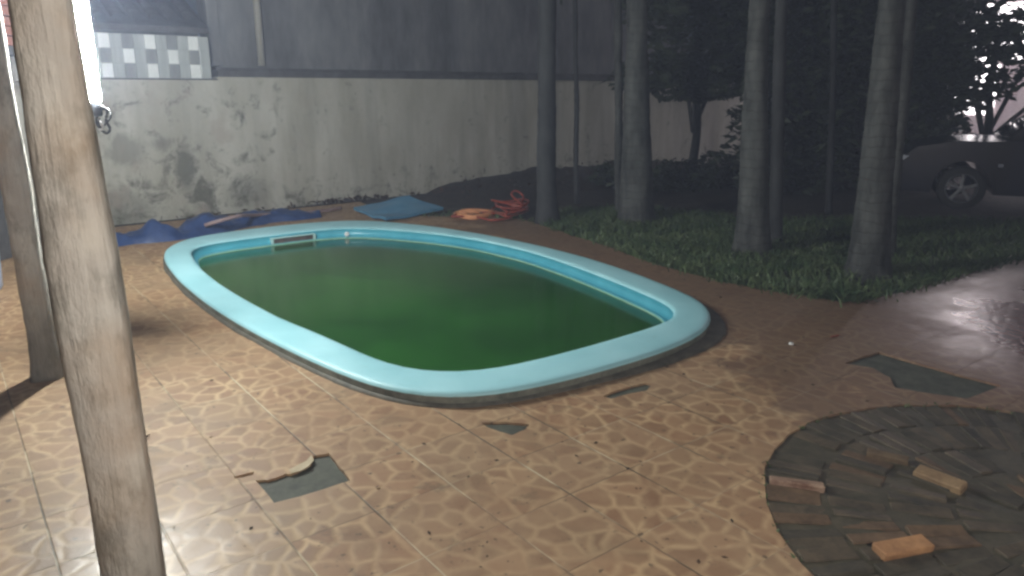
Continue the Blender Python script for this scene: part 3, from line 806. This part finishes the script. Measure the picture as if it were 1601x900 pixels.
# ------------------------------------------------------------------ grass
def inside(p, poly):
    c = False; n = len(poly)
    for i in range(n):
        a, b = poly[i], poly[(i + 1) % n]
        if (a.y > p[1]) != (b.y > p[1]) and p[0] < (b.x - a.x) * (p[1] - a.y) / (b.y - a.y) + a.x: c = not c
    return c
gp = [G(850, 352), G(960, 388), G(1060, 423), G(1130, 440), G(1200, 455), G(1270, 467), G(1340, 474), G(1420, 456), G(1500, 432), G(1600, 406), G(1700, 385), G(1700, 335), G(1601, 345), G(1400, 345), G(1200, 345), G(1000, 325), G(880, 330)]
xs = [p.x for p in gp]; ys = [p.y for p in gp]; pts = []
while len(pts) < 34000:
    p = (random.uniform(min(xs), max(xs)), random.uniform(min(ys), max(ys)))
    if inside(p, gp):
        dn = noise.noise(Vector((p[0] * 1.5, p[1] * 1.5, 0)))
        if dn > -.05 or random.random() < .35: pts.append(p)
for k in range(len(edge) - 1):
    for j in range(140):
        if random.random() < .5 + .8 * noise.noise(Vector((k * .9, j * .03, 4))):
            q_ = edge[k].lerp(edge[k + 1], random.random()); pts.append((q_.x + random.gauss(0, .05), q_.y + random.gauss(0, .06)))
for k in range(60):
    c_ = random.choice(pts); hh = random.randint(15, 50)
    pts += [(c_[0] + random.gauss(0, .06), c_[1] + random.gauss(0, .06)) for _ in range(hh)]
props(blades('lawn_grass', pts, .03, .16, .014, M_grass, -.035, lean=.7), 'rough green grass round the feet of the palm trunks', 'grass', kind='stuff')
litter('lawn_litter', [(v, v + 1, d, d + 1, -.03, .0) for v in range(4, 14) for d in range(2, 8) if False] or [(5.5, 9.5, 2.0, 7.0, -.025, -.01)], 10, .03, [M_debris], 'a few dead leaves in the grass')

# ------------------------------------------------------------------ palms
def palm(x, y, r_top, r_base, h, label, lean=(0, 0), frond=7, flare=.06, grp='palm trunks in the grass', bark=None):
    root = empty('palm_tree', (x, y, -.035)); props(root, label, 'palm tree', grp)
    bm = bmesh.new(); pts = []; rad = []
    for i in range(60):
        t = i / 59; z = h * t
        pts.append(Vector((lean[0] * t + .02 * noise.noise(Vector((x, 0, z))), lean[1] * t, z)))
        rad.append(r_base + (r_top - r_base) * min(1, z / 2.2) + flare * math.exp(-z / .16) * (1 + .4 * noise.noise(Vector((x, y, 7)))) + .007 * noise.noise(Vector((y, x, z * 3))) + (.004 if i % 2 else 0))
    tube(bm, pts, rad, 18); link('trunk', bm, bark or M_palm, root, True)
    bm = bmesh.new(); top = pts[-1]
    for f in range(frond):
        a = 2 * math.pi * f / frond + random.uniform(-.3, .3); el = random.uniform(.2, .9); L = random.uniform(1.5, 2.0)
        prev = None
        for s in range(22):
            t = s / 21; q = top + Vector((math.cos(a) * L * t, math.sin(a) * L * t, L * (el * t - 1.1 * t * t)))
            side = Vector((-math.sin(a), math.cos(a), 0)); fw = Vector((math.cos(a), math.sin(a), -.3))
            ll = .5 * math.sin(math.pi * min(1, t * .9 + .1)) + .05
            if s > 2:
                for sg in (-1, 1):
                    e = q + side * sg * ll + fw * ll * .5 - Vector((0, 0, ll * .5)); wv_ = fw * .022
                    v = [bm.verts.new(c) for c in (q - wv_, q + wv_, e)]; bm.faces.new(v)
            if prev is not None:
                w_ = side * .015; v = [bm.verts.new(c) for c in (prev - w_, prev + w_, q + w_, q - w_)]; bm.faces.new(v)
            prev = q
    link('crown', bm, M_frond, root)
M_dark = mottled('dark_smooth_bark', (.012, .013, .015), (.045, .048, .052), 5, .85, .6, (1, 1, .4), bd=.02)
def palm_px(xb, yb, wpx_top, wpx_base, xtop, label, h=5.5, **k):
    b = G(xb, yb, -.035); dep = b.y * CT + 1.6 * ST
    t = at_depth(xtop, 0, b.y); lx = (t.x - b.x) / max(.1, t.z) * h
    palm(b.x, b.y, wpx_top / 2 / 1156 * dep * .95, wpx_base / 2 / 1156 * dep, h, label, (lx, 0), **k)
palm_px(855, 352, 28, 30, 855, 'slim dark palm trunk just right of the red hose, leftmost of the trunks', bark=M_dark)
palm_px(996, 352, 32, 54, 996, 'stout palm trunk second from the left beyond the pool')
palm_px(969, 338, 12, 13, 966, 'very thin pale stem against the stout second palm trunk', h=4.2, frond=5, flare=.005)
palm_px(1175, 402, 30, 52, 1188, 'pale ringed palm trunk in the grass, third of the stout ones')
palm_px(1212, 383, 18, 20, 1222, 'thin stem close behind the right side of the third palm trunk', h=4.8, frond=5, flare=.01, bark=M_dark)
palm_px(1355, 438, 38, 58, 1394, 'large palm trunk nearest the corner of the lawn')
palm_px(1386, 405, 20, 20, 1424, 'thin stem leaning beside the right side of the nearest palm trunk', h=5, frond=5, flare=.01)
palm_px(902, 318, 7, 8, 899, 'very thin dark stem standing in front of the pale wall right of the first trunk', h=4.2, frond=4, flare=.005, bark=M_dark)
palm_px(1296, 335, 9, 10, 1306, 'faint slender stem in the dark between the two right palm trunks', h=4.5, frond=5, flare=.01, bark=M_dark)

# ------------------------------------------------------------------ bushes and trees in the dark
def foliage(bm, centre, rad, n, size, seed=0, shell=.35):
    for k in range(n):
        while True:
            d = Vector((random.uniform(-1, 1), random.uniform(-1, 1), random.uniform(-1, 1)))
            if d.length < 1: break
        cl = noise.noise(Vector((d.x * 2.2 + seed, d.y * 2.2, d.z * 2.2)))
        if cl < -.18 and random.random() < .8: continue
        p = Vector(centre) + Vector((d.x * rad[0], d.y * rad[1], d.z * rad[2])) * (1 + .25 * cl)
        M = Matrix.Translation(p) @ Matrix.Rotation(random.uniform(0, 6.28), 4, 'Z') @ Matrix.Rotation(random.uniform(-1.2, 1.2), 4, 'X') @ Matrix.Rotation(random.uniform(-.8, .8), 4, 'Y')
        s = size * random.uniform(.6, 1.4)
        v = [bm.verts.new(M @ Vector(c)) for c in ((-s, 0, 0), (-.2 * s, -.42 * s, .1 * s), (s, 0, -.05 * s), (-.1 * s, .42 * s, .1 * s))]
        bm.faces.new((v[0], v[1], v[2])); bm.faces.new((v[0], v[2], v[3]))
def tree(name, x, y, h, crowns, n, size, label, cat='tree', tr=.09, grp=None, fol='crown'):
    root = empty(name, (x, y, -.035)); props(root, label, cat, grp)
    bm = bmesh.new(); tube(bm, smooth_path([(0, 0, 0), (.08, .03, h * .35), (-.05, 0, h * .7), (0, 0, h)]), [tr * (1 - .6 * i / 18) for i in range(19)], 10)
    for c, r in crowns:
        tube(bm, smooth_path([(0, 0, h * .3), Vector(c) * .5 + Vector((0, 0, h * .2)), c]), [tr * .4] * 6 + [tr * .2] * 7, 6)
    link('trunk', bm, M_palm, root, True)
    bm = bmesh.new()
    for i, (c, r) in enumerate(crowns): foliage(bm, c, r, n, size, i * 3.1 + x)
    link(fol, bm, M_leaf, root)
g_ = 'dark bushes and trees beyond the lawn'
def P_(px, Y): return (px - 800.5) / 1156 * (Y * CT + .1)
tree('leafy_tree', P_(1085, 13.5), 13.5, 3.0, [((0, 0, 2.95), (1.2, .9, 1.2)), ((.8, .3, 2.6), (.8, .8, .95)), ((-.5, .2, 3.4), (.9, .9, .9)), ((-.1, -.4, 1.85), (1.5, .4, .40))], 2300, .10, 'dark leafy tree overhanging the far right part of the garden wall', grp=g_)
tree('bush', P_(1085, 12.6), 12.6, .5, [((-.3, 0, .15), (.75, .5, .35)), ((.5, .2, .25), (.6, .5, .35)), ((-1.1, .3, .15), (.6, .4, .3))], 1100, .07, 'low dark bush at the foot of the wall between the second and third palm trunks', 'bush', .04, g_, 'foliage')
tree('bush', P_(1235, 12.2), 12.2, 1.8, [((0, 0, 1.1), (1.0, .8, 1.3)), ((.2, .2, 2.6), (1.0, .8, 1.1)), ((.1, 0, 3.7), (1.1, .8, 1.0))], 2300, .09, 'tall dark bush behind and right of the third palm trunk', 'bush', .06, g_, 'foliage')
tree('bush', P_(1345, 12.8), 12.8, 1.8, [((0, 0, 1.0), (1.2, .8, 1.2)), ((0, .2, 2.6), (1.1, .8, 1.1)), ((.2, 0, 3.8), (1.1, .8, 1.0))], 2400, .09, 'tall dark bush directly behind the nearest palm trunk', 'bush', .06, g_, 'foliage')
tree('bush', P_(1440, 13.2), 13.2, 1.8, [((-.2, 0, 1.0), (.9, .7, 1.1)), ((-.25, .2, 2.3), (.8, .7, .85)), ((-.5, 0, 2.9), (.6, .6, .5))], 2300, .09, 'tall dark bush left of the lights shining through the leaves', 'bush', .06, g_, 'foliage')
tree('leafy_tree', P_(1545, 13.0), 13.0, 2.5, [((0, 0, 2.3), (1.15, .6, .8)), ((.9, .2, 2.5), (1.0, .6, .65)), ((-.6, 0, 2.5), (.8, .6, .6)), ((1.9, 0, 2.2), (1.0, .7, .95)), ((-.45, 0, 1.7), (.75, .4, .4))], 900, .10, 'dark tree at the right with bright lights showing through its gaps', grp=g_)

# dark hedge closing the plot
bm = bmesh.new()
for k in range(34000):
    v = random.uniform(10.5, 15.0)
    x = random.uniform(5.0, 10.6); y = 15.2 + random.gauss(0, .25) + .4 * math.sin(x); z = random.uniform(-.1, 4.6)
    if x > 8.6 and random.random() < min(1, (x - 8.6) / .6): continue
    M = Matrix.Translation((x, y, z)) @ Matrix.Rotation(random.uniform(0, 6.28), 4, 'Z') @ Matrix.Rotation(random.uniform(-1.2, 1.2), 4, 'X')
    s = .11 * random.uniform(.6, 1.4)
    vv = [bm.verts.new(M @ Vector(c)) for c in ((-s, 0, 0), (0, -.45 * s, 0), (s, 0, 0), (0, .45 * s, 0))]; bm.faces.new(vv)
props(link('far_hedge', bm, M_leaf), 'dense dark hedge closing the garden behind the palms', 'hedge', kind='stuff')

# ------------------------------------------------------------------ lit house across the street
hx, hy = 15.5, 21.5
hs = empty('lit_house', (hx, hy, 0), R(-30)); props(hs, 'brightly lit pale house front seen through the leaves at the right', 'house')
bm = bmesh.new(); box(bm, -3.6, 7, .0, .3, -.1, 3.1); box(bm, -3.4, 7, -.9, .0, 4.6, 4.75, .01); box(bm, -3.6, 7, .0, .3, 4.0, 4.6)
for x in (-3.6, -.4, 3.0): box(bm, x, x + .5, .002, .298, 3.1, 4.0)
M_hw = mottled('pale_pink_plaster', (.62, .52, .52), (.74, .66, .65), 2, .8, .1)
wl_ = link('wall', bm, M_hw, hs)
lit = emis('pane_glow', (1, .93, .95), 7)
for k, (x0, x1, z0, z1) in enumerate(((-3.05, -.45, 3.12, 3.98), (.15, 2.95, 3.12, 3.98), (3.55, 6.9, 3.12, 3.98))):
    bm = bmesh.new(); box(bm, x0 + .05, x1, .12, .15, z0, z1); link('glow_pane', bm, lit, hs)
for k, (x0, x1, z0, z1) in enumerate(((-3.2, -.8, 2.42, 2.95), (-.3, 2.4, 2.42, 2.95), (-3.3, -3.0, .9, 2.3), (-2.9, -1.6, .9, 2.3), (-.6, .9, .9, 2.3), (2.0, 3.0, .0, 2.3))):  # first two panes: glow added in place of the dimly lit wall
    bm = bmesh.new(); box(bm, x0, x1, -.02, .02, z0, z1); link('glow_pane', bm, lit, hs)
# street lamp
sp = Vector((11.7, 19.0, 0)); sl = empty('street_lamp', tuple(sp)); props(sl, 'street lamp on a steel pole above the lit house front', 'street lamp')
bm = bmesh.new(); tube(bm, smooth_path([(1.2, 0, 0), (1.2, 0, 3), (1.2, 0, 5.6), (.9, -.1, 6.1), (.3, -.3, 6.25)]), .055, 10); link('pole', bm, M_steel, sl, True)
bm = bmesh.new(); box(bm, -.25, .35, -.45, -.15, 6.18, 6.3, .03); link('lamp_head', bm, M_cap, sl)
bm = bmesh.new(); box(bm, -.22, .3, -.43, -.17, 6.15, 6.178, .004); link('lamp_lens', bm, emis('lamp_lens_glow', (1, .88, .9), STREET_W), sl)

# ------------------------------------------------------------------ parked car
car_o = G(1497, 326); ca = math.atan2(-.42, .9)
car = empty('parked_car', (car_o.x, car_o.y, 0), ca); props(car, 'dark blue parked car at the right edge, only one wheel and its bonnet catching light', 'car')
M_paint = mottled('dark_blue_paint', (.004, .006, .016), (.005, .008, .022), 3, .22, .02); 
M_glass = mottled('dark_glass', (.01, .01, .012), (.012, .012, .016), 3, .05, .0)
M_tyre = mottled('tyre_rubber', (.012, .012, .012), (.02, .02, .02), 20, .8, .2)
M_rim = mottled('alloy', (.12, .125, .14), (.2, .21, .23), 20, .4, .05, metal=.5)
def prism(bm, prof, y0, y1, inset=0):
    n = len(prof)
    a = [bm.verts.new((x, y0, z)) for x, z in prof]; b = [bm.verts.new((x, y1, z)) for x, z in prof]
    bm.faces.new(a); bm.faces.new(b[::-1])
    for i in range(n): bm.faces.new((a[i], b[i], b[(i + 1) % n], a[(i + 1) % n]))
    bmesh.ops.recalc_face_normals(bm, faces=bm.faces)
def arch(cx, r=.36, n=10): return [(cx + r * math.cos(t), .30 + r * math.sin(t)) for t in [math.pi * k / n for k in range(n + 1)]]
prof = [(3.35, .25), (3.38, .55), (3.3, .88), (2.9, .96), (-.1, .93), (-.6, .84), (-.8, .66), (-.85, .3), (-.8, .22), (-.38, .22)] + arch(0)[::-1] + [(.38, .22), (2.2, .22)] + arch(2.6)[::-1] + [(3.0, .22)]
bm = bmesh.new(); prism(bm, prof, -.1, 1.6)
bmesh.ops.bevel(bm, geom=[e for e in bm.edges if abs(e.verts[0].co.y - e.verts[1].co.y) < .01], offset=.035, segments=2, affect='EDGES')
link('body', bm, M_paint, car)
bm = bmesh.new(); prism(bm, [(.45, .95), (1.05, 1.38), (2.2, 1.42), (2.75, 1.2), (3.1, .965)], .02, 1.48); 
bmesh.ops.bevel(bm, geom=bm.edges[:], offset=.03, segments=2, affect='EDGES'); link('cabin', bm, M_paint, car)
bm = bmesh.new(); prism(bm, [(.78, .99), (1.14, 1.31), (1.6, 1.34), (1.6, .99)], .005, .03); prism(bm, [(1.68, .99), (1.68, 1.34), (2.15, 1.34), (2.6, 1.15), (2.75, .99)], .005, .03)
link('side_window', bm, M_glass, car)
bm = bmesh.new(); v = [bm.verts.new(c) for c in ((.52, .12, 1.01), (.52, 1.38, 1.01), (1.02, 1.32, 1.375), (1.02, .18, 1.375))]; f = bm.faces.new(v)
r = bmesh.ops.extrude_face_region(bm, geom=[f]); [setattr(q, 'co', q.co + Vector((-.02, 0, .02))) for q in r['geom'] if isinstance(q, bmesh.types.BMVert)]
bmesh.ops.recalc_face_normals(bm, faces=bm.faces); link('windscreen', bm, M_glass, car)
for cx in (0, 2.6):
    for cy in (-.08, 1.4):
        Mw = Matrix.Translation((cx, cy + .09, .29)) @ Matrix.Rotation(R(90), 4, 'X')
        bm = bmesh.new(); lathe(bm, [(.2, .09), (.27, .09), (.295, .07), (.30, 0), (.295, -.07), (.27, -.09), (.2, -.09)], 36, Mw)
        wh = link('wheel', bm, M_tyre, car, True)
        bm = bmesh.new(); lathe(bm, [(.205, .085), (.19, .095), (.18, .08), (.175, .02)], 36, Mw); lathe(bm, [(.001, .1), (.04, .095), (.05, .06)], 20, Mw)
        for k in range(5):
            Ms = Mw @ Matrix.Rotation(2 * math.pi * k / 5 + .3, 4, 'Z'); box(bm, .03, .195, -.02, .02, .055, .085, .006, Ms)
        link('rim', bm, M_rim, wh, False)
bm = bmesh.new(); box(bm, -.86, -.62, -.08, .25, .58, .72, .03); link('headlight', bm, mottled('headlight_lens', (.35, .38, .45), (.5, .53, .6), 20, .1, .02), car)
bm = bmesh.new(); box(bm, 1.45, 1.62, -.125, -.10, .80, .83, .008); link('door_handle', bm, M_rim, car)
bm = bmesh.new(); box(bm, .62, .78, -.26, -.07, .96, 1.08, .03); link('wing_mirror', bm, M_paint, car)
bm = bmesh.new(); box(bm, .38, .44, -.115, -.1, .60, .64, .006); link('side_marker', bm, mottled('marker_lens', (.5, .55, .7), (.6, .65, .8), 20, .15), car)

# ------------------------------------------------------------------ haze volume added as a bluish veil to lift the blacks
hz = NT('veil_haze'); hz.t.nodes.remove(hz.p)
pv = hz.n('ShaderNodeVolumePrincipled'); pv.inputs['Color'].default_value = (.62, .72, 1, 1); pv.inputs['Density'].default_value = HAZE; pv.inputs['Anisotropy'].default_value = .1
hz.l(pv.outputs[0], [n for n in hz.t.nodes if n.type == 'OUTPUT_MATERIAL'][0].inputs['Volume'])
bm = bmesh.new(); box(bm, -30, 45, -12, 45, -1.2, 9)
props(link('haze', bm, hz.m), kind='stuff')
scene.cycles.volume_bounces = 0
